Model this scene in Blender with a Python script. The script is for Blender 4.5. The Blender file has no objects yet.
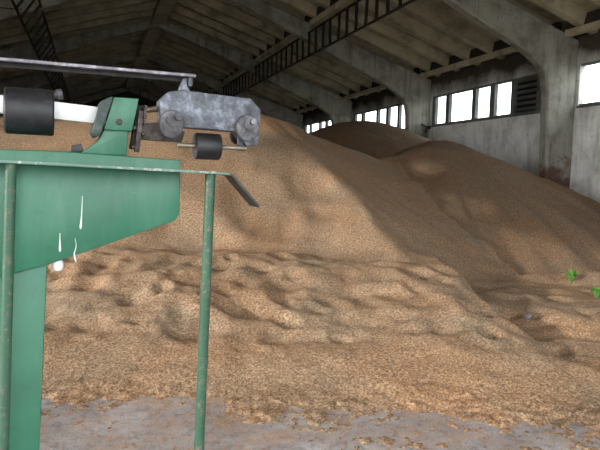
import bpy, bmesh, math, random
import numpy as np
from mathutils import Vector, Matrix

R_ = math.radians
random.seed(7)
rng = np.random.default_rng(7)
C = bpy.context.scene.collection
SC = bpy.context.scene

# ------------------------------------------------------------------ camera
F = 580.0
H = 1.5
YAW, PITCH, ROLL = R_(19.7723307), R_(4.77931242), 0.024


def cam_axes():
    f = Vector((math.sin(YAW) * math.cos(PITCH), math.cos(YAW) * math.cos(PITCH), -math.sin(PITCH)))
    r0 = Vector((math.cos(YAW), -math.sin(YAW), 0))
    u0 = r0.cross(f)
    r = r0 * math.cos(ROLL) + u0 * math.sin(ROLL)
    u = u0 * math.cos(ROLL) - r0 * math.sin(ROLL)
    return r, u, f


AR, AU, AF = cam_axes()
cd = bpy.data.cameras.new('camera')
cam = bpy.data.objects.new('camera', cd)
C.objects.link(cam)
M = Matrix((AR, AU, -AF)).transposed().to_4x4()
M.translation = Vector((0, 0, H))
cam.matrix_world = M
cd.sensor_fit = 'HORIZONTAL'
cd.sensor_width = 36.0
cd.lens = F * 36.0 / 600.0
cd.clip_end = 300
cd.clip_start = 0.05
SC.camera = cam


def ray(px, py):
    return AF + AR * ((px - 300) / F) + AU * ((225 - py) / F)


# ------------------------------------------------------------------ materials
def new_mat(name):
    m = bpy.data.materials.new(name)
    m.use_nodes = True
    nt = m.node_tree
    return m, nt, nt.nodes, nt.links, nt.nodes['Principled BSDF']


def s2l(c):
    out = []
    for v in c:
        v = v / 255.0
        out.append(v / 12.92 if v <= 0.04045 else ((v + 0.055) / 1.055) ** 2.4)
    return (*out, 1.0)


def noise(nt, scale, detail=4, rough=.55, vec=None, dist=0.0):
    n = nt.nodes.new('ShaderNodeTexNoise')
    n.inputs['Scale'].default_value = scale
    n.inputs['Detail'].default_value = detail
    n.inputs['Roughness'].default_value = rough
    n.inputs['Distortion'].default_value = dist
    if vec is not None:
        nt.links.new(vec, n.inputs['Vector'])
    return n.outputs['Fac']


def ramp(nt, fac, stops):
    r = nt.nodes.new('ShaderNodeValToRGB')
    e = r.color_ramp.elements
    while len(e) < len(stops):
        e.new(.5)
    for el, (p, c) in zip(e, stops):
        el.position = p
        el.color = c if len(c) == 4 else (*c, 1)
    nt.links.new(fac, r.inputs['Fac'])
    return r.outputs['Color']


def mix(nt, fac, a, b, mode='MIX'):
    m = nt.nodes.new('ShaderNodeMix')
    m.data_type = 'RGBA'
    m.blend_type = mode
    if isinstance(fac, (int, float)):
        m.inputs[0].default_value = fac
    else:
        nt.links.new(fac, m.inputs[0])
    for s, v in ((6, a), (7, b)):
        if isinstance(v, tuple):
            m.inputs[s].default_value = v
        else:
            nt.links.new(v, m.inputs[s])
    return m.outputs[2]


def coords(nt, scale=(1, 1, 1)):
    g = nt.nodes.new('ShaderNodeNewGeometry')
    mp = nt.nodes.new('ShaderNodeMapping')
    mp.inputs['Scale'].default_value = scale
    nt.links.new(g.outputs['Position'], mp.inputs['Vector'])
    return mp.outputs['Vector']


def objco(nt, scale=(1, 1, 1)):
    g = nt.nodes.new('ShaderNodeTexCoord')
    mp = nt.nodes.new('ShaderNodeMapping')
    mp.inputs['Scale'].default_value = scale
    nt.links.new(g.outputs['Object'], mp.inputs['Vector'])
    return mp.outputs['Vector']


def bump(nt, height, strength, dist, bs):
    b = nt.nodes.new('ShaderNodeBump')
    b.inputs['Strength'].default_value = strength
    b.inputs['Distance'].default_value = dist
    nt.links.new(height, b.inputs['Height'])
    nt.links.new(b.outputs['Normal'], bs.inputs['Normal'])


def grey(v):
    return (v, v, v, 1)


def mat_grain(name, base, dark, light, tint):
    m, nt, N, L, bs = new_mat(name)
    v = coords(nt)
    av = N.new('ShaderNodeMath'); av.operation = 'MULTIPLY_ADD'
    L.new(noise(nt, 150, 2, .8, v), av.inputs[0]); av.inputs[1].default_value = .6
    av2 = N.new('ShaderNodeMath'); av2.operation = 'MULTIPLY'
    L.new(noise(nt, 48, 2, .7, v), av2.inputs[0]); av2.inputs[1].default_value = .4
    L.new(av2.outputs[0], av.inputs[2])
    fine = av.outputs[0]
    mid = noise(nt, 1.1, 5, .6, v)
    col = ramp(nt, fine, [(.37, s2l(dark)), (.5, s2l(base)), (.63, s2l(light))])
    tcol = ramp(nt, mid, [(.35, (1.06, .97, .90)), (.65, (.93, 1.0, 1.06))])
    col = mix(nt, 1.0, col, tcol, 'MULTIPLY')
    vo = N.new('ShaderNodeTexVoronoi')
    vo.inputs['Scale'].default_value = 42
    L.new(v, vo.inputs['Vector'])
    vc = ramp(nt, vo.outputs['Distance'], [(.12, s2l(tint)), (.24, (1, 1, 1, 1))])
    rare = ramp(nt, noise(nt, 30, 1, .5, v), [(.6, grey(0)), (.66, grey(1))])
    col = mix(nt, rare, col, mix(nt, 1.0, col, vc, 'MULTIPLY'))
    L.new(col, bs.inputs['Base Color'])
    bs.inputs['Roughness'].default_value = .85
    bs.inputs['Specular IOR Level'].default_value = .2
    bump(nt, noise(nt, 95, 3, .7, v), .5, .010, bs)
    return m


def mat_floor():
    m, nt, N, L, bs = new_mat('worn_concrete_floor')
    v = coords(nt)
    a = ramp(nt, noise(nt, 2.2, 6, .62, v), [(.32, s2l((132, 135, 143))), (.5, s2l((162, 165, 174))), (.7, s2l((192, 195, 203)))])
    st = ramp(nt, noise(nt, 14, 4, .7, v), [(.36, s2l((168, 164, 162))), (.52, grey(1))])
    col = mix(nt, .7, a, st, 'MULTIPLY')
    ad = N.new('ShaderNodeMath'); ad.operation = 'MULTIPLY_ADD'
    L.new(noise(nt, 3.0, 4, .65, v), ad.inputs[0]); ad.inputs[1].default_value = .55
    L.new(noise(nt, 120, 2, .8, v), ad.inputs[2])
    sp = ramp(nt, ad.outputs[0], [(.79, grey(0)), (.85, grey(.9))])
    col = mix(nt, sp, col, mix(nt, noise(nt, 80, 2, .6, v), s2l((140, 104, 72)), s2l((206, 170, 130))))
    L.new(col, bs.inputs['Base Color'])
    bs.inputs['Roughness'].default_value = .55
    bump(nt, noise(nt, 30, 5, .7, v), .35, .01, bs)
    return m


def mat_plaster(name, light, dark, stain, sootz=None, streak=True, amount=.55, foot=False):
    m, nt, N, L, bs = new_mat(name)
    v = coords(nt)
    a = ramp(nt, noise(nt, 1.6, 7, .65, v), [(.30, s2l(dark)), (.52, s2l(light)), (.75, s2l(tuple(min(255, c + 14) for c in light)))])
    if streak:
        sv = coords(nt, (5, 5, .55))
        s = ramp(nt, noise(nt, 1.0, 5, .6, sv, .4), [(.50, grey(0)), (.72, grey(amount))])
        a = mix(nt, s, a, s2l(stain))
    spots = ramp(nt, noise(nt, 11, 4, .7, v), [(.62, grey(0)), (.72, grey(.75))])
    a = mix(nt, spots, a, s2l(stain))
    if sootz:
        g = N.new('ShaderNodeSeparateXYZ')
        L.new(v, g.inputs[0])
        ad = N.new('ShaderNodeMath'); ad.operation = 'MULTIPLY_ADD'
        L.new(noise(nt, 1.3, 5, .6, v), ad.inputs[0]); ad.inputs[1].default_value = .9
        L.new(g.outputs[2], ad.inputs[2])
        mr = N.new('ShaderNodeMapRange')
        mr.inputs['From Min'].default_value = sootz[0] + .45
        mr.inputs['From Max'].default_value = sootz[1] + .45
        L.new(ad.outputs[0], mr.inputs['Value'])
        a = mix(nt, mr.outputs[0], a, mix(nt, noise(nt, 5, 4, .6, v), s2l((34, 29, 24)), s2l((84, 74, 62))))
        # darker towards the foot of the wall
        mr2 = N.new('ShaderNodeMapRange')
        mr2.inputs['From Min'].default_value = 1.75
        mr2.inputs['From Max'].default_value = 1.25
        L.new(ad.outputs[0], mr2.inputs['Value'])
        a = mix(nt, mr2.outputs[0], a, s2l((74, 66, 60)))
    if foot:
        g = N.new('ShaderNodeSeparateXYZ')
        L.new(v, g.inputs[0])
        ad = N.new('ShaderNodeMath'); ad.operation = 'MULTIPLY_ADD'
        L.new(noise(nt, 3.2, 5, .65, v), ad.inputs[0]); ad.inputs[1].default_value = 2.2
        L.new(g.outputs[2], ad.inputs[2])
        mr = N.new('ShaderNodeMapRange')
        mr.inputs['From Min'].default_value = 3.2
        mr.inputs['From Max'].default_value = 2.75
        L.new(ad.outputs[0], mr.inputs['Value'])
        a = mix(nt, mr.outputs[0], a, mix(nt, noise(nt, 6, 4, .6, v), s2l((60, 48, 44)), s2l((126, 92, 78))))
    L.new(a, bs.inputs['Base Color'])
    bs.inputs['Roughness'].default_value = .9
    bump(nt, noise(nt, 22, 6, .7, v), .4, .012, bs)
    return m


def mat_paint(name, col, worn, edge=.70, rough=.42, scale=9, scuff=.45):
    m, nt, N, L, bs = new_mat(name)
    v = objco(nt)
    a = ramp(nt, noise(nt, 3.2, 4, .6, v), [(.3, s2l(tuple(int(c * .9) for c in col))), (.7, s2l(tuple(min(255, int(c * 1.06)) for c in col)))])
    ch = ramp(nt, noise(nt, scale * 4, 5, .75, v), [(edge, grey(0)), (edge + .05, grey(1))])
    sm = ramp(nt, noise(nt, 1.0, 4, .65, objco(nt, (9, 9, 2.2)), .5), [(.50, grey(0)), (.74, grey(scuff))])
    a = mix(nt, sm, a, s2l(tuple(min(255, int(c * .6 + 62)) for c in col)))
    dk = ramp(nt, noise(nt, 7, 5, .7, v), [(.60, grey(0)), (.75, grey(scuff * .8))])
    a = mix(nt, dk, a, s2l(tuple(int(c * .6) for c in col)))
    a = mix(nt, ch, a, s2l(worn))
    L.new(a, bs.inputs['Base Color'])
    bs.inputs['Roughness'].default_value = rough
    bump(nt, noise(nt, 60, 4, .6, v), .12, .003, bs)
    return m


def mat_metal(name, c1, c2, c3, scale=14, rough=.55, metallic=.35):
    m, nt, N, L, bs = new_mat(name)
    v = objco(nt)
    a = ramp(nt, noise(nt, scale, 6, .7, v, .3), [(.32, s2l(c1)), (.5, s2l(c2)), (.68, s2l(c3))])
    L.new(a, bs.inputs['Base Color'])
    bs.inputs['Metallic'].default_value = metallic
    bs.inputs['Roughness'].default_value = rough
    bump(nt, noise(nt, 80, 4, .7, v), .3, .003, bs)
    return m


MT = {}
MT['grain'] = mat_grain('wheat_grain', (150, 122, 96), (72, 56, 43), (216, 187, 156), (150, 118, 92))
MT['grain_shaded'] = mat_grain('shaded_wheat_grain', (128, 104, 82), (60, 47, 37), (186, 158, 130), (140, 112, 88))  # grain tone lowered, part of the back heap's shade is in the colour
MT['kernel'] = mat_grain('loose_kernel', (172, 134, 98), (112, 84, 58), (222, 184, 142), (150, 110, 80))
MT['floor'] = mat_floor()
MT['wall'] = mat_plaster('stained_whitewash', (242, 242, 238), (196, 194, 188), (92, 84, 76), sootz=(4.05, 4.75), amount=.35)
MT['frame'] = mat_plaster('weathered_concrete', (150, 148, 138), (98, 95, 84), (60, 54, 46), amount=.6, foot=True)
MT['roof'] = mat_plaster('sooty_roof_concrete', (164, 154, 130), (112, 104, 86), (56, 50, 42), streak=False)
MT['purlin'] = mat_plaster('purlin_concrete', (178, 166, 142), (130, 120, 100), (74, 66, 54), streak=False)
MT['iron'] = mat_metal('dark_iron', (18, 16, 15), (26, 23, 21), (44, 38, 34), 20, .7, .2)
MT['winframe'] = mat_plaster('window_concrete', (112, 116, 112), (74, 78, 76), (50, 48, 44), streak=False)
MT['green'] = mat_paint('green_enamel', (40, 104, 78), (116, 140, 128), .70)
MT['green_dark'] = mat_paint('green_post_paint', (38, 80, 58), (98, 88, 76), .55, .5, 14, .2)
MT['white'] = mat_paint('white_enamel', (222, 222, 222), (150, 150, 150), .7, .35, 9, .15)
MT['black'] = mat_metal('black_enamel', (17, 17, 19), (25, 25, 28), (44, 45, 50), 22, .5, .05)
MT['headmetal'] = mat_metal('weathered_zinc', (60, 61, 66), (86, 89, 97), (126, 132, 144), 34, .5, .35)
MT['disc'] = mat_metal('dull_steel', (44, 42, 44), (72, 70, 73), (112, 110, 115), 26, .5, .4)
MT['rust'] = mat_metal('rusty_steel', (42, 35, 33), (68, 59, 57), (106, 98, 96), 26, .65, .3)
MT['bar'] = mat_metal('bright_worn_steel', (70, 66, 70), (112, 107, 114), (176, 171, 182), 12, .4, .5)
MT['brass'] = mat_metal('dull_brass', (92, 85, 72), (122, 114, 98), (150, 142, 124), 30, .45, .5)
MT['rail'] = mat_paint('rail_paint', (92, 122, 110), (170, 164, 160), .56, .5, 12)
MT['hook'] = mat_paint('hook_dark', (34, 38, 36), (104, 118, 110), .66, .5, 12)  # bent end much darker than the rail strip
MT['rib'] = mat_metal('grimy_green_casting', (34, 44, 42), (54, 70, 66), (92, 104, 102), 24, .6, .1)
MT['gap_shade'] = mat_plaster('rib_gap_shade', (40, 36, 30), (28, 25, 21), (18, 16, 14), streak=False)  # near-black tone for the shade between the roof ribs
MT['leaf'] = mat_paint('weed_leaf', (84, 150, 54), (120, 172, 80), .7, .6, 20)
MT['stone'] = mat_metal('pale_stone', (92, 92, 98), (122, 122, 128), (150, 150, 156), 18, .8, 0)
MT['earth'] = mat_plaster('yard_gravel', (150, 146, 136), (110, 106, 98), (90, 84, 76), streak=False)


def mat_glass():
    m, nt, N, L, bs = new_mat('dusty_window_glass')
    N.remove(bs)
    out = N['Material Output']
    tr = N.new('ShaderNodeBsdfTransparent')
    tr.inputs['Color'].default_value = (.93, .95, .95, 1)
    gl = N.new('ShaderNodeBsdfGlossy')
    gl.inputs['Roughness'].default_value = .08
    mx = N.new('ShaderNodeMixShader')
    mx.inputs[0].default_value = .06
    L.new(tr.outputs[0], mx.inputs[1])
    L.new(gl.outputs[0], mx.inputs[2])
    L.new(mx.outputs[0], out.inputs['Surface'])
    return m


MT['glass'] = mat_glass()


# ------------------------------------------------------------------ mesh builder
class MB:
    def __init__(self):
        self.bm = bmesh.new()

    def box(self, x0, x1, y0, y1, z0, z1):
        bm = self.bm
        v = [bm.verts.new((x, y, z)) for x in (x0, x1) for y in (y0, y1) for z in (z0, z1)]
        for f in ((0, 1, 3, 2), (4, 6, 7, 5), (0, 4, 5, 1), (2, 3, 7, 6), (0, 2, 6, 4), (1, 5, 7, 3)):
            bm.faces.new([v[i] for i in f])
        return self

    def prism(self, pts, y0, y1, off=(0, 0)):
        """polygon pts in (x,z), extruded along y; off shifts the far face"""
        bm = self.bm
        a = [bm.verts.new((x, y0, z)) for x, z in pts]
        b = [bm.verts.new((x + off[0], y1, z + off[1])) for x, z in pts]
        bm.faces.new(a)
        bm.faces.new(b[::-1])
        n = len(pts)
        for i in range(n):
            j = (i + 1) % n
            bm.faces.new((a[j], a[i], b[i], b[j]))
        return self

    def rings(self, rings, cap=True):
        bm = self.bm
        vr = [[bm.verts.new(p) for p in r] for r in rings]
        n = len(vr[0])
        for a, b in zip(vr, vr[1:]):
            for i in range(n):
                j = (i + 1) % n
                bm.faces.new((a[i], a[j], b[j], b[i]))
        if cap:
            bm.faces.new(vr[0][::-1])
            bm.faces.new(vr[-1])
        return self

    def cyl(self, p0, p1, r, seg=24, prof=None):
        """prof: list of (t along axis 0..1, radius)"""
        p0, p1 = Vector(p0), Vector(p1)
        d = (p1 - p0)
        ax = d.normalized()
        t = Vector((0, 0, 1)) if abs(ax.z) < .9 else Vector((1, 0, 0))
        a = ax.cross(t).normalized()
        b = ax.cross(a)
        prof = prof or [(0, r), (1, r)]
        rings = []
        for tt, rr in prof:
            c = p0 + d * tt
            rings.append([c + (a * math.cos(2 * math.pi * k / seg) + b * math.sin(2 * math.pi * k / seg)) * rr for k in range(seg)])
        return self.rings(rings)

    def tube(self, pts, r, seg=8):
        pts = [Vector(p) for p in pts]
        rings = []
        for i, p in enumerate(pts):
            d = (pts[min(i + 1, len(pts) - 1)] - pts[max(i - 1, 0)]).normalized()
            t = Vector((0, 0, 1)) if abs(d.z) < .9 else Vector((1, 0, 0))
            a = d.cross(t).normalized()
            b = d.cross(a)
            rings.append([p + (a * math.cos(2 * math.pi * k / seg) + b * math.sin(2 * math.pi * k / seg)) * r for k in range(seg)])
        return self.rings(rings)

    def build(self, name, mat, parent=None, bevel=0, smooth=True, seg=2):
        bm = self.bm
        bmesh.ops.recalc_face_normals(bm, faces=bm.faces[:])
        if bevel:
            ed = [e for e in bm.edges if len(e.link_faces) == 2 and e.calc_face_angle(0) > .6]
            bmesh.ops.bevel(bm, geom=ed, offset=bevel, segments=seg, affect='EDGES', profile=.5, clamp_overlap=True)
        me = bpy.data.meshes.new(name)
        bm.to_mesh(me)
        bm.free()
        me.materials.append(mat)
        if smooth:
            me.shade_smooth()
            me.set_sharp_from_angle(angle=R_(35))
        o = bpy.data.objects.new(name, me)
        C.objects.link(o)
        if parent:
            o.parent = parent
        return o


def tag(o, label=None, cat=None, group=None, kind=None):
    if label: o['label'] = label
    if cat: o['category'] = cat
    if group: o['group'] = group
    if kind: o['kind'] = kind
    return o


def empty(name, loc, rz=0):
    o = bpy.data.objects.new(name, None)
    C.objects.link(o)
    o.location = loc
    o.rotation_euler = (0, 0, rz)
    o.empty_display_size = .1
    return o


def dup(root, dloc, label=None):
    r = root.copy()
    C.objects.link(r)
    r.location = Vector(root.location) + Vector(dloc)
    if label: r['label'] = label
    for ch in root.children:
        c = ch.copy(); C.objects.link(c); c.parent = r
        for g in ch.children:
            d = g.copy(); C.objects.link(d); d.parent = c
    return r


# ------------------------------------------------------------------ the barn shell
XW, XL, XR = 11.1, -6.1, 2.5          # right wall, left wall, ridge
S = 6.5
YF = [4.74 + S * k for k in range(-1, 7)]      # frames (front faces)
YA = 11.24
Y0, Y1 = -3.0, 44.0
SL_ = .315


def ztop(x):           # top line of the frames
    return 7.65 - SL_ * abs(x - XR)


# floor and yard
tag(MB().box(XL - .3, XW + .3, Y0, Y1, -.2, 0).build('floor', MT['floor'], smooth=False), 'grey worn concrete floor dusted with loose grain', 'floor', kind='structure')
tag(MB().box(-90, 90, -90, 110, -.5, -.22).build('ground', MT['earth'], smooth=False), 'gravel yard around the barn', 'ground', kind='structure')

# right wall: strips and piers round the window openings
ZS, ZT = 3.36, 4.37
BAYS = []
for k, yf in enumerate(YF[:-1]):
    if abs(yf - 4.74) < .1:
        op = [(.6, 1.3), (1.45, 2.3), (2.45, 3.2), (3.4, 4.4), (4.6, 6.42)]
    else:
        op = [(.55, 1.25), (1.4, 2.25), (2.41, 3.12), (3.34, 4.02), (4.2, 5.43), (5.63, 6.25)]
    BAYS.append((yf, op))


def side_wall(name, x0, x1, label):
    b = MB()
    b.box(x0, x1, Y0, Y1, 0, ZS)
    b.box(x0, x1, Y0, Y1, ZT, 5.28)
    for yf, op in BAYS:
        b.box(x0, x1, yf - .07 if yf > Y0 + 1 else Y0, yf + op[0][0] - .12, ZS, ZT)
    b.box(x0, x1, YF[-1] - .07, Y1, ZS, ZT)
    return tag(b.build(name, MT['wall'], smooth=False), label, 'wall', kind='structure')


side_wall('wall_right', XW, XW + .15, 'stained whitewashed wall with a strip of high windows')
b = MB()
b.box(XL - .3, XL, 11.8, Y1, 0, 5.28).box(XL - .3, XL, 8.2, 11.8, 4.78, 5.28).box(XL - .3, XL, 6.3, 8.2, 3.9, 5.28).box(XL - .3, XL, Y0, 6.3, 3.45, 5.28)  # unseen side, stepped openings made up to limit where the sun falls
tag(b.build('wall_left', MT['wall'], smooth=False), 'unseen whitewashed wall, openings stepped to keep sun off the back heap', 'wall', kind='structure')


b = MB()
yg = Y0
b.prism([(-4.6, 0), (-2.2, 0), (-2.2, 4.9), (6.0, 4.9), (6.0, 0), (XW + .3, 0), (XW + .3, 4.9), (XR, 7.65), (-4.6, 5.4)], Y0, Y0 + .3)
tag(b.build('wall_front', MT['wall'], smooth=False), 'end wall with the wide doorway behind the camera', 'wall', kind='structure')


def gable(name, y0, y1, door=None):
    b = MB()
    if door is None:
        b.prism([(XL - .3, 0), (XW + .3, 0), (XW + .3, 5.1), (XR, 7.9), (XL - .3, 5.1)], y0, y1)
    else:
        d0, d1, dh = door
        b.prism([(XL - .3, 0), (d0, 0), (d0, dh), (d1, dh), (d1, 0), (XW + .3, 0), (XW + .3, 5.1), (XR, 7.9), (XL - .3, 5.1)], y0, y1)
    return tag(b.build(name, MT['wall'], smooth=False), 'end wall of the barn', 'wall', kind='structure')


gable('wall_back', Y1, Y1 + .3)

# windows: one per bay, with frame, mullions, panes
wn = 0
for yf, op in BAYS:
    if yf < 0:
        continue
    wn += 1
    w = empty('window_%d' % wn, (XW, yf, ZS))
    tag(w, 'strip of small concrete-framed windows high in the bay %s' % ('at the picture edge', 'with the slatted louver', 'behind the far grain mound', 'farthest visible', 'near the end wall', 'last in the row')[min(wn - 1, 5)], 'window', kind='structure')
    a0, a1 = op[0][0] - .12, 6.2 if False else op[-1][1] + .0
    hgt = ZT - ZS
    xa, xb = .03, .15
    fr = MB()
    fr.box(xa, xb, a0, S - .07, 0, .05).box(xa, xb, a0, S - .07, hgt - .05, hgt)
    fr.build('window_frame', MT['winframe'], w, smooth=False)
    sl = MB().box(-.05, .19, a0 - .02, S - .07, -.05, 0)
    sl.build('window_sill', MT['winframe'], w, smooth=False)
    edges = [a0] + sum([[p0, p1] for p0, p1 in op], []) + [S - .07]
    for i in range(0, len(edges), 2):
        m0, m1 = edges[i], edges[i + 1]
        if m1 - m0 > .01:
            MB().box(xa, xb, m0, m1, .05, hgt - .05).build('mullion', MT['winframe'], w, smooth=False)
    for i, (p0, p1) in enumerate(op):
        if wn == 2 and i < 2:
            continue
        MB().box(.09, .094, p0, p1, .05, hgt - .05).build('pane', MT['glass'], w, smooth=False)
    if wn == 2:
        lv = MB()
        lv.box(.12, .14, op[0][0], op[1][1], .05, hgt - .05)
        lo = lv.build('louver', MT['iron'], w, smooth=False)
        for k in range(6):
            z = .09 + k * .155
            s = MB()
            s.prism([(.0, z), (.01, z - .01), (.115, z + .085), (.105, z + .095)], op[0][0] + .02, op[1][1] - .02)
            s.build('louver_slat', MT['winframe'], lo, smooth=False)

# portal frames: right and left half frames
half = [(10.38, 0), (10.23, 3.7), (10.16, 4.02), (10.0, 4.26), (9.7, 4.46), (9.3, 4.66), (8.6, 4.95), (7.9, 5.24), (7.0, 5.62), (4.5, 6.62), (2.52, 7.32),
        (2.52, 7.65), (6.8, ztop(6.8)), (11.1, ztop(11.1)), (11.1, 0)]
TH = .27
for k, yf in enumerate(YF):
    desc = ['behind the camera', 'nearest the camera', 'beside the slatted louver', 'second beyond the louver', 'third beyond the louver', 'fourth beyond the louver', 'fifth beyond the louver', 'by the end wall'][k]
    for side in (1, -1):
        if side < 0 and yf < 9:
            continue                      # columns left out here so they cast no shadow on the heap
        pts = [(x if side > 0 else 2 * XR - x, z) for x, z in half]
        if side < 0:
            pts = pts[::-1]
        o = MB().prism(pts, yf, yf + TH).build('portal_frame', MT['frame'], bevel=.035, seg=1, smooth=False)
        tag(o, 'weathered concrete half frame %s, %s side of the barn' % (desc, 'window' if side > 0 else 'far'), 'roof frame', 'concrete portal frames', 'structure')

# roof: ribbed slabs per bay and slope
RIB = .30


def roof_slab(y0, y1, side):
    b = MB()
    n = 6
    L = y1 - y0

    def X(x): return x if side > 0 else 2 * XR - x
    xa, xb = 2.5, 11.75
    prof = [(0, RIB)]
    for k in range(n):
        c = L * (k + .5) / n
        prof += [(c - .2, RIB), (c - .13, .05), (c - .1, .0), (c + .1, .0), (c + .13, .05), (c + .2, RIB)]
    prof += [(L, RIB)]
    bm = b.bm
    a = [bm.verts.new((X(xa), y0 + p, ztop(xa) + h + .06)) for p, h in prof]
    c_ = [bm.verts.new((X(xb), y0 + p, ztop(xb) + h + .06)) for p, h in prof]
    at = [bm.verts.new((X(xa), y0 + p, ztop(xa) + .44)) for p in (0, L)]
    ct = [bm.verts.new((X(xb), y0 + p, ztop(xb) + .44)) for p in (0, L)]
    for i in range(len(prof) - 1):
        bm.faces.new((a[i], a[i + 1], c_[i + 1], c_[i]))
    bm.faces.new((at[0], ct[0], ct[1], at[1]))
    bm.faces.new(a[::-1] + at)
    bm.faces.new(c_ + ct[::-1])
    bm.faces.new((a[0], c_[0], ct[0], at[0]))
    bm.faces.new((a[-1], at[1], ct[1], c_[-1]))
    return b.build('ceiling', MT['roof'], smooth=True)


yb = [Y0] + [y + TH / 2 for y in YF[1:]] + [Y1 + .3]
for i in range(len(yb) - 1):
    for side in (1, -1):
        tag(roof_slab(yb[i], yb[i + 1], side), 'sooty ribbed concrete roof slab between two frames', 'ceiling', 'ribbed roof slabs', 'structure')

# purlins between the frames
for i, yf in enumerate(YF[:-1]):
    for x, wd, hh in ((10.72, .18, .14), (6.6, .18, .16)):
        for side in (1, -1):
            xx = x if side > 0 else 2 * XR - x
            zt = ztop(x) + .06
            y0 = max(yf + TH, Y0)
            o = MB().box(xx - wd / 2, xx + wd / 2, y0, yf + S, zt - hh, zt).build('roof_purlin', MT['purlin'], smooth=False)
            MB().box(xx - .05, xx + .05, y0, yf + S, zt, zt + RIB - .03).build('slab_gap_shade', MT['gap_shade'], o, smooth=False)  # added dark strip, stands in for shade in the gaps above the purlin
            tag(o, 'pale concrete purlin spanning two frames under the roof slabs', 'purlin', 'roof purlins', 'structure')
    o = MB().box(XR - .26, XR + .26, max(yf + TH + .03, Y0), yf + S - .03, 7.40, 7.66).build('ridge_beam', MT['purlin'], smooth=False)
    tag(o, 'concrete ridge beam between two frames', 'ridge beam', 'ridge beams', 'structure')


# lattice girders slung under the frames
def lattice(x, label, lean, dx=0, hz=.73, gap=.58):
    t = tag(empty('lattice_girder', (x, 0, 5.32)), label, 'girder', 'lattice girders under the roof')
    ya, yz = 3.5, 43.0
    for nm, z, xo in (('bottom_chord', 0, 0), ('top_chord', hz, dx)):
        MB().box(xo - .025, xo + .025, ya, yz, z - .022, z + .022).build(nm, MT['iron'], t, smooth=False)
    me = None
    y = ya + .2
    k = 0
    while y < yz - .2 and k < 72:
        if me is None:
            o = MB().prism([(-.025, 0), (.025, 0), (dx + .025, hz), (dx - .025, hz)], -.045, .045, (0, 0)).build('girder_bar', MT['iron'], t, smooth=False)
            me = o
        else:
            o = me.copy(); C.objects.link(o); o.parent = t
        o.location = (0, y, 0)
        o.rotation_euler = (R_(lean + random.uniform(-5, 5)), 0, 0)
        y += gap
        k += 1
    for yf in YF[1:]:
        MB().box(dx - .02, dx + .02, yf + .1, yf + .16, hz - .03, ztop(x) - 5.32 - .1).build('hanger', MT['iron'], t, smooth=False)
    return t


lattice(6.5, 'dark lattice girder with upright bars on the window side of the roof', 0)
lattice(-1.68, 'dark lattice girder with leaning bars on the far side of the roof', 0, .40, .62, .92)


# ------------------------------------------------------------------ grain
def vnoise(x, y, seed):
    r = np.random.default_rng(seed)
    T = r.random((256, 256))
    xi = np.floor(x).astype(int); yi = np.floor(y).astype(int)
    fx = x - xi; fy = y - yi
    fx = fx * fx * fx * (fx * (fx * 6 - 15) + 10); fy = fy * fy * fy * (fy * (fy * 6 - 15) + 10)
    a = T[xi % 256, yi % 256]; b = T[(xi + 1) % 256, yi % 256]
    c = T[xi % 256, (yi + 1) % 256]; d = T[(xi + 1) % 256, (yi + 1) % 256]
    return (a * (1 - fx) + b * fx) * (1 - fy) + (c * (1 - fx) + d * fx) * fy - .5


def fbm(x, y, seed, octv=4, gain=.5):
    o = 0; amp = 1; f = 1
    for k in range(octv):
        o = o + amp * vnoise(x * f + 17 * k, y * f + 31 * k, seed + k)
        amp *= gain; f *= 2.03
    return o


def smax(a, b, k):
    h = np.clip(.5 + .5 * (a - b) / k, 0, 1)
    return b + (a - b) * h + k * h * (1 - h)


def smin(a, b, k):
    return -smax(-a, -b, k)


def sstep(t):
    t = np.clip(t, 0, 1)
    return t * t * (3 - 2 * t)


AP = np.array([3.10, 11.25]); AZ = 2.76           # apex of the front heap
CL = np.array([-1.71, 12.99])                     # crest runs left from the apex
FT = np.array([3.93, 6.65]); FZ = .52             # foot of the spur
cdir = (CL - AP) / np.linalg.norm(CL - AP)
cn = np.array([-.339, -.941])
sdir = (FT - AP); SLEN = np.linalg.norm(sdir); sdir = sdir / SLEN
sn = np.array([-sdir[1], sdir[0]])
if sn[0] < 0: sn = -sn
cyw, syw = math.cos(YAW), math.sin(YAW)

pits = []
for _ in range(240):
    a = rng.uniform(4.6, 7.2); c = rng.uniform(-3.4, 3.0)
    pits.append((c * cyw + a * syw, -c * syw + a * cyw, rng.uniform(.08, .24), rng.uniform(.012, .045), rng.uniform(.7, 1.7), rng.uniform(0, 3.14)))
scoops = [(1.05, 7.6, .62, .20), (.25, 7.35, .5, .16), (2.35, 8.2, .55, .13), (-.6, 7.6, .5, .14), (3.35, 8.3, .45, .12)]


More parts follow.
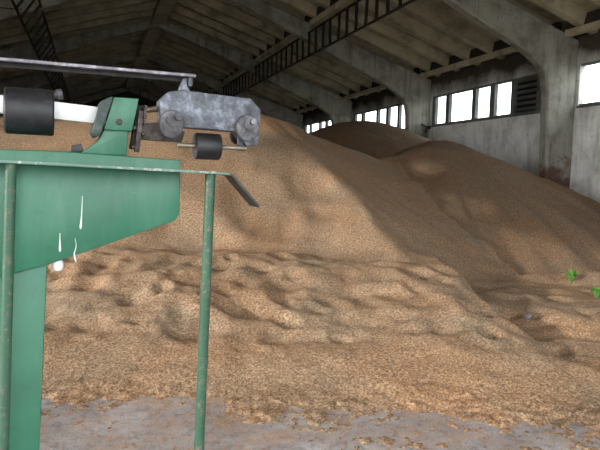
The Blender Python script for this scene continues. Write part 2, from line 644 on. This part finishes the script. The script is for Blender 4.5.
def heap_front(x, y):
    dx, dy = x - AP[0], y - AP[1]
    s = dx * cdir[0] + dy * cdir[1]                # along crest to the left
    d = dx * cn[0] + dy * cn[1]                    # towards the camera
    slope = .53 - .11 * np.clip(s / 4.0, 0, 1)
    wob = .10 * fbm(x * .9, y * .9, 5, 3)
    crest = AZ + .06 * np.sin(s * 1.1) - .03 * np.clip(s, 0, 9) + .05 * fbm(s * .8, s * 0, 9, 2)
    face = crest - slope * d + wob * sstep(d / 1.5)
    # shallow slump gullies running down the face
    face = face + .10 * fbm(s * 1.15 + 3, d * .22, 21, 3) * sstep((d - .4) / 2)
    back = crest + .50 * d
    e = dx * sn[0] + dy * sn[1]
    t = dx * sdir[0] + dy * sdir[1]
    zs = AZ + .02 - (AZ - FZ) * t / SLEN + .07 * fbm(t * 1.2, t * 0 + 2.2, 33, 3)
    right = zs - .28 * e + .07 * fbm(t * .35, e * 1.6, 12, 3)
    # the spur throws off small side ridges
    z = smin(smin(face, right, .05), back, .15)
    for (sx, sy, r, dp) in scoops:
        q = ((x - sx) ** 2 + ((y - sy) * .8) ** 2) / (r * r)
        z = z - dp * np.exp(-q * q)
    # trodden apron
    dd = x * syw + y * cyw
    c = x * cyw - y * syw
    edge = 1.78 + .25 * fbm(dd * .8, dd * 0 + 1.5, 44, 3)
    ap = .47 * sstep((dd - 3.25) / 3.6) * (1 - .72 * sstep((c - edge) / .35))
    amp = sstep((dd - 3.6) / 1.2)
    ap = ap + amp * (.12 * fbm(x * 1.3, y * 1.3, 51, 3) + .022 * fbm(x * 4.5, y * 4.5, 55, 3))
    thin = 1 - sstep((dd - 3.5) / 1.3)
    ap = ap + .012 + thin * (.042 * fbm(x * 1.9 + 5, y * 2.6, 61, 4, .6) + .024 * fbm(x * 24, y * 24, 65, 2, .7) * sstep((4.3 - dd) / .8)) - .036 * sstep((4.5 - dd - .30 * np.clip(c, -.5, 2)) / 1.7) - .006 * sstep((3.3 - dd) / .5) + .006 * sstep((c - .3) / 1.4)
    ap = np.array(ap)
    for (qx, qy, r, dp, asp, an) in pits:
        k = np.nonzero(((x - qx) ** 2 + (y - qy) ** 2) < (r * asp * 3 + .3) ** 2)
        if len(k[0]) == 0:
            continue
        ex, ey = x[k] - qx, y[k] - qy
        ux = ex * math.cos(an) + ey * math.sin(an)
        uy = -ex * math.sin(an) + ey * math.cos(an)
        q = np.sqrt((ux / asp) ** 2 + uy ** 2) / r
        ap[k] += dp * (-np.exp(-q * q * 1.6) + .22 * np.exp(-((q - 1.3) / .5) ** 2))
    ap = np.where(dd > 8.5, ap - (dd - 8.5) * .5, ap)
    return smax(z, ap, .10)


def heap_back(x, y):
    z = np.full_like(x, -9.0)
    for (px_, py_, pz, sl, rr) in ((8.6, 17.6, 3.38, .48, 1.4), (8.25, 12.7, 2.50, .47, .5), (5.2, 19.5, 3.1, .40, 1.0), (1.0, 21.0, 2.9, .4, 1), (-4, 21, 2.7, .4, 1)):
        dist = np.sqrt((x - px_) ** 2 + (y - py_) ** 2)
        cone = pz + sl * rr - sl * np.sqrt(dist ** 2 + rr ** 2)
        z = smax(z, cone, .12)
    z = z + .10 * fbm(x * .8, y * .8, 71, 4) + .03 * fbm(x * 3, y * 3, 75, 2)
    z = smin(z, 1.42 + .60 * (10.3 - x) + .6 * np.clip(y - 12.5, 0, 9), .12)
    # foot ridges running down to the valley
    ang = np.arctan2(y - 12.7, x - 8.25)
    z = z + .22 * fbm(ang * 7, ang * 0 + .5, 81, 3) * sstep((2.0 - z) / 1.2)
    return z


def axis(segs):
    out = []
    for a, b, st in segs:
        out.append(np.arange(a, b, st))
    return np.concatenate(out)


def height_mesh(name, xs, ys, fn, keep, mat):
    X, Y = np.meshgrid(xs, ys)
    Z = fn(X, Y)
    K = keep(X, Y, Z)
    fk = K[:-1, :-1] | K[1:, :-1] | K[:-1, 1:] | K[1:, 1:]
    ny, nx = X.shape
    idx = np.arange(nx * ny).reshape(ny, nx)
    quads = np.stack([idx[:-1, :-1][fk], idx[:-1, 1:][fk], idx[1:, 1:][fk], idx[1:, :-1][fk]], 1)
    used = np.unique(quads)
    remap = np.full(nx * ny, -1); remap[used] = np.arange(len(used))
    co = np.stack([X.ravel(), Y.ravel(), Z.ravel()], 1)[used]
    quads = remap[quads]
    me = bpy.data.meshes.new(name)
    me.vertices.add(len(co)); me.vertices.foreach_set('co', co.ravel().astype(np.float32))
    me.loops.add(quads.size); me.loops.foreach_set('vertex_index', quads.ravel().astype(np.int32))
    me.polygons.add(len(quads)); me.polygons.foreach_set('loop_start', (np.arange(len(quads)) * 4).astype(np.int32))
    me.update(calc_edges=True)
    me.validate()
    me.materials.append(mat)
    me.shade_smooth()
    o = bpy.data.objects.new(name, me)
    C.objects.link(o)
    return o


def heap_all(x, y):
    f, b = heap_front(x, y), heap_back(x, y)
    return np.where((f > -.05) & (b > -.05), smax(f, b, .35), np.maximum(f, b))


def heap_all_low(x, y):
    return heap_all(x, y) - .008


xs = axis([(XL + .02, -2.2, .12), (-2.2, -.6, .04), (-.6, 3.3, .018), (3.3, 6.8, .035), (6.8, XW - .01, .08)])
ys = axis([(2.0, 4.6, .016), (4.6, 8.6, .03), (8.6, 14, .06), (14, 19, .15)])
o = height_mesh('grain_heap', xs, ys, heap_all, lambda x, y, z: (z > -.012) & (heap_front(x, y) > heap_back(x, y) - .01), MT['grain'])
tag(o, 'big sunlit heap of golden brown grain with a trodden apron spilling over the floor', 'grain heap', kind='stuff')
xs = axis([(XL + .02, 3, .3), (3, XW - .01, .06)])
ys = axis([(4.6, 14, .05), (14, 24, .12), (24, 30, .3)])
o = height_mesh('grain_heap', xs, ys, heap_all_low, lambda x, y, z: (z > -.01) & (heap_back(x, y) > heap_front(x, y) - .06), MT['grain_shaded'])
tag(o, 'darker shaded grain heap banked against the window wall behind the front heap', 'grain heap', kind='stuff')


# loose kernels scattered over the floor
def kernels(n):
    a = rng.uniform(2.2, 4.6, n * 2); c = rng.uniform(-2.2, 2.6, n * 2)
    x = c * cyw + a * syw; y = -c * syw + a * cyw
    p = sstep((a - 2.0) / 2.2) * .75 + .25 + .9 * fbm(x * 2.2, y * 2.2, 91, 3)
    ok = rng.random(n * 2) < p
    x, y = x[ok][:n], y[ok][:n]
    n = len(x)
    z = np.maximum(heap_front(x, y), 0) + .0015
    th = rng.uniform(0, 6.283, n); L = rng.uniform(.0032, .0050, n); W = L * .5
    ca, sa = np.cos(th), np.sin(th)
    tpl = np.array([[1, 0, 0], [-1, 0, 0], [0, 1, 0], [0, -1, 0], [0, 0, 1], [0, 0, -1]], float)
    V = np.zeros((n, 6, 3))
    for i, (a_, b_, c_) in enumerate(tpl):
        V[:, i, 0] = x + a_ * L * ca - b_ * W * sa
        V[:, i, 1] = y + a_ * L * sa + b_ * W * ca
        V[:, i, 2] = z + c_ * W
    ft = np.array([[0, 2, 4], [2, 1, 4], [1, 3, 4], [3, 0, 4], [2, 0, 5], [1, 2, 5], [3, 1, 5], [0, 3, 5]])
    Fc = (np.arange(n)[:, None, None] * 6 + ft[None]).reshape(-1, 3)
    me = bpy.data.meshes.new('loose_kernels')
    me.from_pydata(V.reshape(-1, 3).tolist(), [], Fc.tolist())
    me.shade_smooth()
    me.materials.append(MT['kernel'])
    o = bpy.data.objects.new('loose_kernels', me)
    C.objects.link(o)
    return tag(o, 'loose kernels of grain scattered over the grey floor in front', 'grain', kind='stuff')


kernels(42000)

# ------------------------------------------------------------------ the green weighing scale
BETA = R_(24.0)
GAM = -YAW + BETA
EU = Vector((math.cos(GAM), math.sin(GAM), 0))
EW = Vector((-math.sin(GAM), math.cos(GAM), 0))
FH = Vector((math.sin(YAW), math.cos(YAW), 0))
C0 = 2.08 * FH.dot(EW)
CP = Vector((0, 0, H))


def SP(px, py, w=0.0):
    d = ray(px, py)
    t = (C0 + w) / d.dot(EW)
    P = d * t
    return P.dot(EU), P.z + H


U0 = SP(28, 300, .12)[0]


def loc_origin():
    return EU * U0 + EW * C0


def P2(px, py, w=0.0):
    u, v = SP(px, py, w)
    return (u - U0, v)


def P3(px, py, w=0.0):
    u, v = SP(px, py, w)
    return Vector((u - U0, w, v))


def poly(pxs, w0, w1, wref=None):
    return [P2(x, y, w0 if wref is None else wref) for x, y in pxs]


sc = tag(empty('weighing_scale', loc_origin(), GAM), 'green painted weighing scale with white beam, black counterweight and grey head', 'scale')


def pr(name, mat, pxs, w0, w1, bevel=.003, parent=sc):
    return MB().prism(poly(pxs, w0, w1), w0, w1).build(name, mat, parent, bevel=bevel)


W_BOX = .06
# box housing and column
pr('housing', MT['green'], [(-90, 146), (60, 151), (181, 160), (180, 214), (175, 221), (48, 265), (-90, 300)], W_BOX, W_BOX + .26, .006)
colb = P2(34, 640, W_BOX + .02)
ctop = P2(48, 262, W_BOX + .02); cbot = P2(40, 450, W_BOX + .02)
sl = (cbot[0] - ctop[0]) / (cbot[1] - ctop[1])
xr0 = ctop[0] + sl * (0.02 - ctop[1])
wcol = .30
MB().prism([(ctop[0], ctop[1] + .05), (xr0, .02), (xr0 - wcol, .02), (ctop[0] - wcol, ctop[1] + .05)], W_BOX + .02, W_BOX + .22).build('column', MT['green'], sc, bevel=.006)
MB().box(xr0 - wcol - .08, xr0 + .08, W_BOX - .05, W_BOX + .30, 0, .025).build('base_plate', MT['green_dark'], sc, bevel=.004)
# white paint drips and splash on the housing
for pts, wd in (([(60, 233), (60, 252)], .004), ([(82.5, 196), (81.5, 218), (80.5, 229)], .004), ([(75, 238), (76.5, 246), (74, 254), (76, 262)], .003)):
    d = MB()
    n = len(pts)
    P = [P3(a, b, W_BOX) for a, b in pts]
    P = [Vector((p.x, W_BOX - .0005, p.z)) for p in P]
    ring = []
    for i in range(9):
        t = i / 8 * (n - 1); k = min(int(t), n - 2); q = P[k].lerp(P[k + 1], t - k)
        r = wd * (.25 + .9 * (i / 8) ** 2) if i < 8 else wd * .3
        ring.append([(q.x + r * math.cos(a), q.y + .5 * wd * math.sin(a), q.z) for a in [2 * math.pi * j / 8 for j in range(8)]])
    d.rings(ring).build('paint_drip', MT['white'], sc)
q = P3(58, 266, W_BOX)
lump = MB()
ring = []
for i in range(7):
    a = math.pi * i / 6
    rr = .016 * math.sin(a) * (1 + .12 * math.sin(3 * a)) + .0005
    ring.append([(q.x + rr * math.cos(b) * 1.15, q.y + .02 + rr * math.sin(b), q.z + .019 * math.cos(a)) for b in [2 * math.pi * j / 12 for j in range(12)]])
lump.rings(ring).build('white_lump', MT['white'], sc)

# small block lying against the bracket foot
pr('stop_block', MT['black'], [(71, 145.5), (82, 143.5), (84, 152), (71, 153)], .10, .14)

# weigh beam (white, square section)
WB = .13
b0, b1 = P3(-95, 93, WB), P3(108, 117, WB)
hb = .027


def bar(p0, p1, hw, hh, mat, name, parent=sc, bevel=.002):
    p0, p1 = Vector(p0), Vector(p1)
    d = (p1 - p0).normalized()
    up = Vector((0, 0, 1)); up = (up - d * up.dot(d)).normalized()
    sd = d.cross(up)
    m = MB()
    bm = m.bm
    r0 = [p0 + sd * a * hw + up * b * hh for a, b in ((-1, -1), (1, -1), (1, 1), (-1, 1))]
    r1 = [p1 + sd * a * hw + up * b * hh for a, b in ((-1, -1), (1, -1), (1, 1), (-1, 1))]
    m.rings([r0, r1])
    return m.build(name, mat, parent, bevel=bevel)


bar(b0, b1, .018, hb, MT['white'], 'weigh_beam')

# black counterweight on the beam
cw0, cw1 = P3(4.5, 110, WB), P3(54, 113.5, WB)
cw = MB().cyl(cw0, cw1, .071, 40, [(0, .058), (0, .067), (.04, .0715), (.96, .0715), (1, .067), (1, .04)]).build('counterweight', MT['black'], sc)
cl = MB()
m0, m1 = P3(36, 92, WB), P3(58, 95, WB)
cl.cyl(m0, m1, .012, 12)
cl.build('clamp_screw', MT['disc'], cw)
k0 = P3(57, 95, WB)
MB().cyl(k0, k0 + Vector((.016, 0, .004)), .017, 14).build('clamp_knob', MT['disc'], cw)

# green cast bracket
pr('bracket', MT['green'], [(113, 97), (138.5, 98.5), (132, 131), (128, 133), (127, 156), (80, 153), (88, 148), (98, 141), (104, 130)], .09, .17, .005)
pr('bracket_rib', MT['rib'], [(101, 101), (112, 96), (113, 99), (100, 135), (95, 137), (92, 131)], .07, .19, .003)
pr('bracket_cap', MT['green'], [(114, 97), (139, 98.5), (132, 131), (104, 129.5)], .075, .1, .003)
q = P3(119, 122, .075)
MB().cyl(q, q + Vector((0, -.012, 0)), .010, 6, [(0, .010), (.8, .010), (1, .007)]).build('bracket_bolt', MT['rust'], sc)

# link and knife edge behind the bracket
bar(P3(136.5, 152, .11), P3(141, 111, .11), .012, .008, MT['rust'], 'link_plate')
lk = bar(P3(133, 149, .14), P3(140, 106, .14), .02, .012, MT['iron'], 'link_strap')
for (a, b) in ((145.8, 107.5), (145, 117), (133, 147), (134.5, 128), (143, 134)):
    q = P3(a, b, .10)
    MB().cyl(q + Vector((0, .03, 0)), q + Vector((0, -.008, 0)), .008, 6, [(0, .008), (.85, .008), (1, .005)]).build('link_bolt', MT['rust'], sc)
pr('link_pin', MT['rust'], [(144.5, 105), (147, 105), (146, 124), (143.5, 124)], .095, .11, .001)
pr('pivot_arm', MT['rust'], [(140, 123), (166, 122), (185, 132), (182, 142), (160, 141), (140, 139)], .12, .15, .003)
MB().cyl(P3(146, 110, .15), P3(166, 107, .15), .009, 12).build('pivot_rod', MT['brass'], sc)

# grey weathered head
pr('head_plate', MT['headmetal'], [(160, 100), (168.5, 91.5), (182, 90), (251, 98.5), (261, 110), (258.5, 145), (247, 146), (237, 131.5), (184, 127), (176, 130), (161, 124)], .08, .15, .003)


def disc(c, pxs, name):
    w0, w1 = .055, .08
    o = MB().prism(poly(pxs, w0, w1), w0, w1).build(name, MT['disc'], sc, bevel=.004)
    return o


def oval(cx, cy, rx, ry, n=28, flat=None):
    out = []
    for k in range(n):
        a = 2 * math.pi * k / n
        out.append((cx + rx * math.cos(a), cy + ry * math.sin(a)))
    return out


d1 = disc(None, oval(171.8, 124, 12.3, 14.5), 'head_disc')
q = P3(177.5, 117.5, .055)
MB().cyl(q, q + Vector((0, -.022, 0)), .012, 6).build('disc_bolt', MT['disc'], d1)
q2 = P3(173, 120, .055)
MB().cyl(q2, q2 + Vector((0, -.006, 0)), .022, 20).build('disc_washer', MT['disc'], d1)
d2 = disc(None, oval(248.5, 127.5, 11.5, 13.5), 'head_disc')
q = P3(252, 122, .055)
MB().cyl(q, q + Vector((0, -.02, 0)), .011, 6).build('disc_bolt', MT['bar'], d2)
q2 = P3(250, 125, .055)
MB().cyl(q2, q2 + Vector((0, -.006, 0)), .021, 20).build('disc_washer', MT['disc'], d2)
d3 = MB().prism(poly(oval(239, 135, 8, 9.5), .15, .17), .15, .17).build('rear_disc', MT['iron'], sc, bevel=.002)

# black roller on its rod, hung below the head
r0, r1 = P3(177, 145, .10), P3(246, 148.5, .10)
MB().cyl(r0, r1, .0085, 16).build('roller_rod', MT['brass'], sc)
t0 = r0.lerp(r1, .25); t1 = r0.lerp(r1, .60)
MB().cyl(t0, t1, .046, 36, [(0, .03), (0, .043), (.05, .046), (.95, .046), (1, .043), (1, .02)]).build('roller', MT['black'], sc)
pr('rod_hanger', MT['headmetal'], [(238, 132), (244, 133), (246, 151), (239, 151)], .10, .12, .001)

# long steel bar above everything, tied to the head by a short post
tb0, tb1 = P3(-95, 51.5, .11), P3(195, 76.5, .11)
bar(tb0, tb1, .018, .0055, MT['bar'], 'top_bar')
bar(tb0 + Vector((0, .012, -.012)), tb1 + Vector((-.005, .012, -.012)), .006, .008, MT['iron'], 'top_bar_flange')
kq = P3(190, 77.5, .11)
MB().cyl(kq + Vector((0, 0, .012)), kq + Vector((0, 0, -.03)), .009, 10).build('top_bar_pin', MT['headmetal'], sc)
pr('head_post', MT['headmetal'], [(178, 93), (181, 84), (183, 78), (187.5, 78), (187, 85), (191, 92)], .10, .125, .003)

# ------------------------------------------------------------------ guard rail in front of the scale
WR = -.01
gr = tag(empty('guard_rail', loc_origin() + EW * 0, GAM), 'flat painted steel rail with hooked end on two round green posts', 'guard rail')
def post(top, bot, r):
    a = P3(*top, WR); b = P3(*bot, WR)
    dirv = (b - a) / (a.z - b.z)
    foot = a + dirv * a.z
    p = MB().cyl(foot, a, r, 20).build('post', MT['green_dark'], gr)
    MB().cyl(foot, foot + Vector((0, 0, .012)), r * 2.4, 20).build('post_foot', MT['green_dark'], p)
    return a


post((210.5, 173), (199, 450), .0172)
post((10.8, 164), (3.2, 450), .0160)
# strip with bent end
rail_px = [(-95, 156.5), (60, 164.5), (150, 169.5), (215, 172.8), (228, 174.2), (231, 175.8), (257, 206.5)]
cen = [P3(a, b, WR) for a, b in rail_px]
wn0, wn1 = -.026, .066


def strip(cs, name, mat):
    m = MB()
    rings = []
    for i, p in enumerate(cs):
        a = cs[max(i - 1, 0)]; b = cs[min(i + 1, len(cs) - 1)]
        d = (b - a).normalized(); nrm = Vector((-d.z, 0, d.x))
        th = .004
        rings.append([p + Vector((0, wn0, 0)) - nrm * th, p + Vector((0, wn1, 0)) - nrm * th, p + Vector((0, wn1, 0)) + nrm * th, p + Vector((0, wn0, 0)) + nrm * th])
    return m.rings(rings).build(name, mat, gr, bevel=.001)


strip(cen[:5], 'rail_strip', MT['rail'])
tag(strip(cen[4:], 'rail_hook', MT['hook']), 'dark bent-down end of the rail')

# ------------------------------------------------------------------ small things
def ground_pt(px, py, fn, z0=.1):
    d = ray(px, py)
    t = np.arange(2, 22, .01)
    z = np.maximum(fn(d.x * t, d.y * t), 0)
    k = int(np.argmax(H + d.z * t < z))
    return CP + d * float(t[k])


both = heap_all


def weed(p, h, n, label):
    t = tag(empty('weed_sprout', p), label, 'weed')
    for k in range(n):
        a = k * 2.4; r = random.uniform(.4, .8) * h
        tip = Vector((math.cos(a) * r, math.sin(a) * r, h * random.uniform(.55, 1.0)))
        mid = tip * .5 + Vector((0, 0, h * .18))
        MB().tube([(0, 0, -.02), mid * .5, mid], .0035, 5).build('stem', MT['leaf'], t)
        side = Vector((-math.sin(a), math.cos(a), 0))
        m = MB()
        bm = m.bm
        rows = []
        for i in range(6):
            s = i / 5
            c = mid.lerp(tip, s) + Vector((0, 0, .02 * math.sin(s * 3.1)))
            w = h * .17 * math.sin(math.pi * min(.97, s * .9 + .08))
            rows.append([bm.verts.new(c - side * w), bm.verts.new(c + Vector((0, 0, -.006))), bm.verts.new(c + side * w)])
        for q0, q1 in zip(rows, rows[1:]):
            bm.faces.new((q0[0], q0[1], q1[1], q1[0])); bm.faces.new((q0[1], q0[2], q1[2], q1[1]))
        m.build('leaf', MT['leaf'], t)
    return t


weed(ground_pt(571, 282, both),   .17, 14, 'small green weed sprouting at the foot of the shaded grain heap')
weed(ground_pt(596, 298, both), .15, 14, 'green weed nearest the picture edge, lower of the two sprouts')

p = ground_pt(527, 318, both)
m = MB()
ring = []
for i in range(8):
    a = math.pi * i / 7
    rr = .04 * math.sin(a) + .001
    ring.append([(rr * math.cos(b) * (1 + .25 * math.sin(2 * b + i)), rr * .8 * math.sin(b) * (1 + .2 * math.cos(3 * b)), .03 * math.cos(a) + .01) for b in [2 * math.pi * j / 12 for j in range(12)]])
o = m.rings(ring).build('stone', MT['stone'])
o.location = p + Vector((0, 0, .01))
tag(o, 'pale grey stone lying on the grain below the shaded heap', 'stone')

# iron bracket on the second column by the window sill
o = MB().box(-.05, .05, -.06, .06, -.05, .05).cyl((-.02, 0, 0), (-.30, -.02, .09), .03, 10).cyl((-.1, -.04, -.02), (-.1, .02, -.2), .022, 10).build('wall_bracket', MT['iron'], bevel=.006)
o.location = (11.0, 17.66, 3.3)
tag(o, 'rusty iron bracket beside the column at window sill height', 'bracket')

# thin cable slung from the far lattice girder
pts = []
a, b = Vector((-3.6, 12.0, 4.75)), Vector((-1.55, 15.6, 5.3))
for i in range(17):
    t = i / 16
    q = a.lerp(b, t); q.z -= .35 * 4 * t * (1 - t) * .35
    pts.append(q)
tag(MB().tube(pts, .012, 6).build('hanging_cable', MT['iron']), 'thin dark cable sagging from the lattice girder on the far side', 'cable')

# ------------------------------------------------------------------ daylight
w = bpy.data.worlds.new('overcast_sky')
SC.world = w
w.use_nodes = True
nt = w.node_tree
bg = nt.nodes['Background']
bg.inputs['Color'].default_value = (.93, .97, 1.0, 1)
bg.inputs['Strength'].default_value = 5.8

sd = bpy.data.lights.new('low_sun', 'SUN')
sd.energy = 3.6
sd.angle = R_(2.5)
sd.color = (1.0, .95, .86)
so = bpy.data.objects.new('low_sun', sd)
C.objects.link(so)
az, el = R_(78), R_(12)
dirv = Vector((math.sin(az) * math.cos(el), math.cos(az) * math.cos(el), -math.sin(el)))
so.rotation_euler = dirv.to_track_quat('-Z', 'Y').to_euler()
so.location = (-8, -12, 6)

vs = SC.view_settings
vs.view_transform = 'Standard'
vs.look = 'None'
vs.exposure = 0.0
vs.gamma = 1.0
vs.use_curve_mapping = False
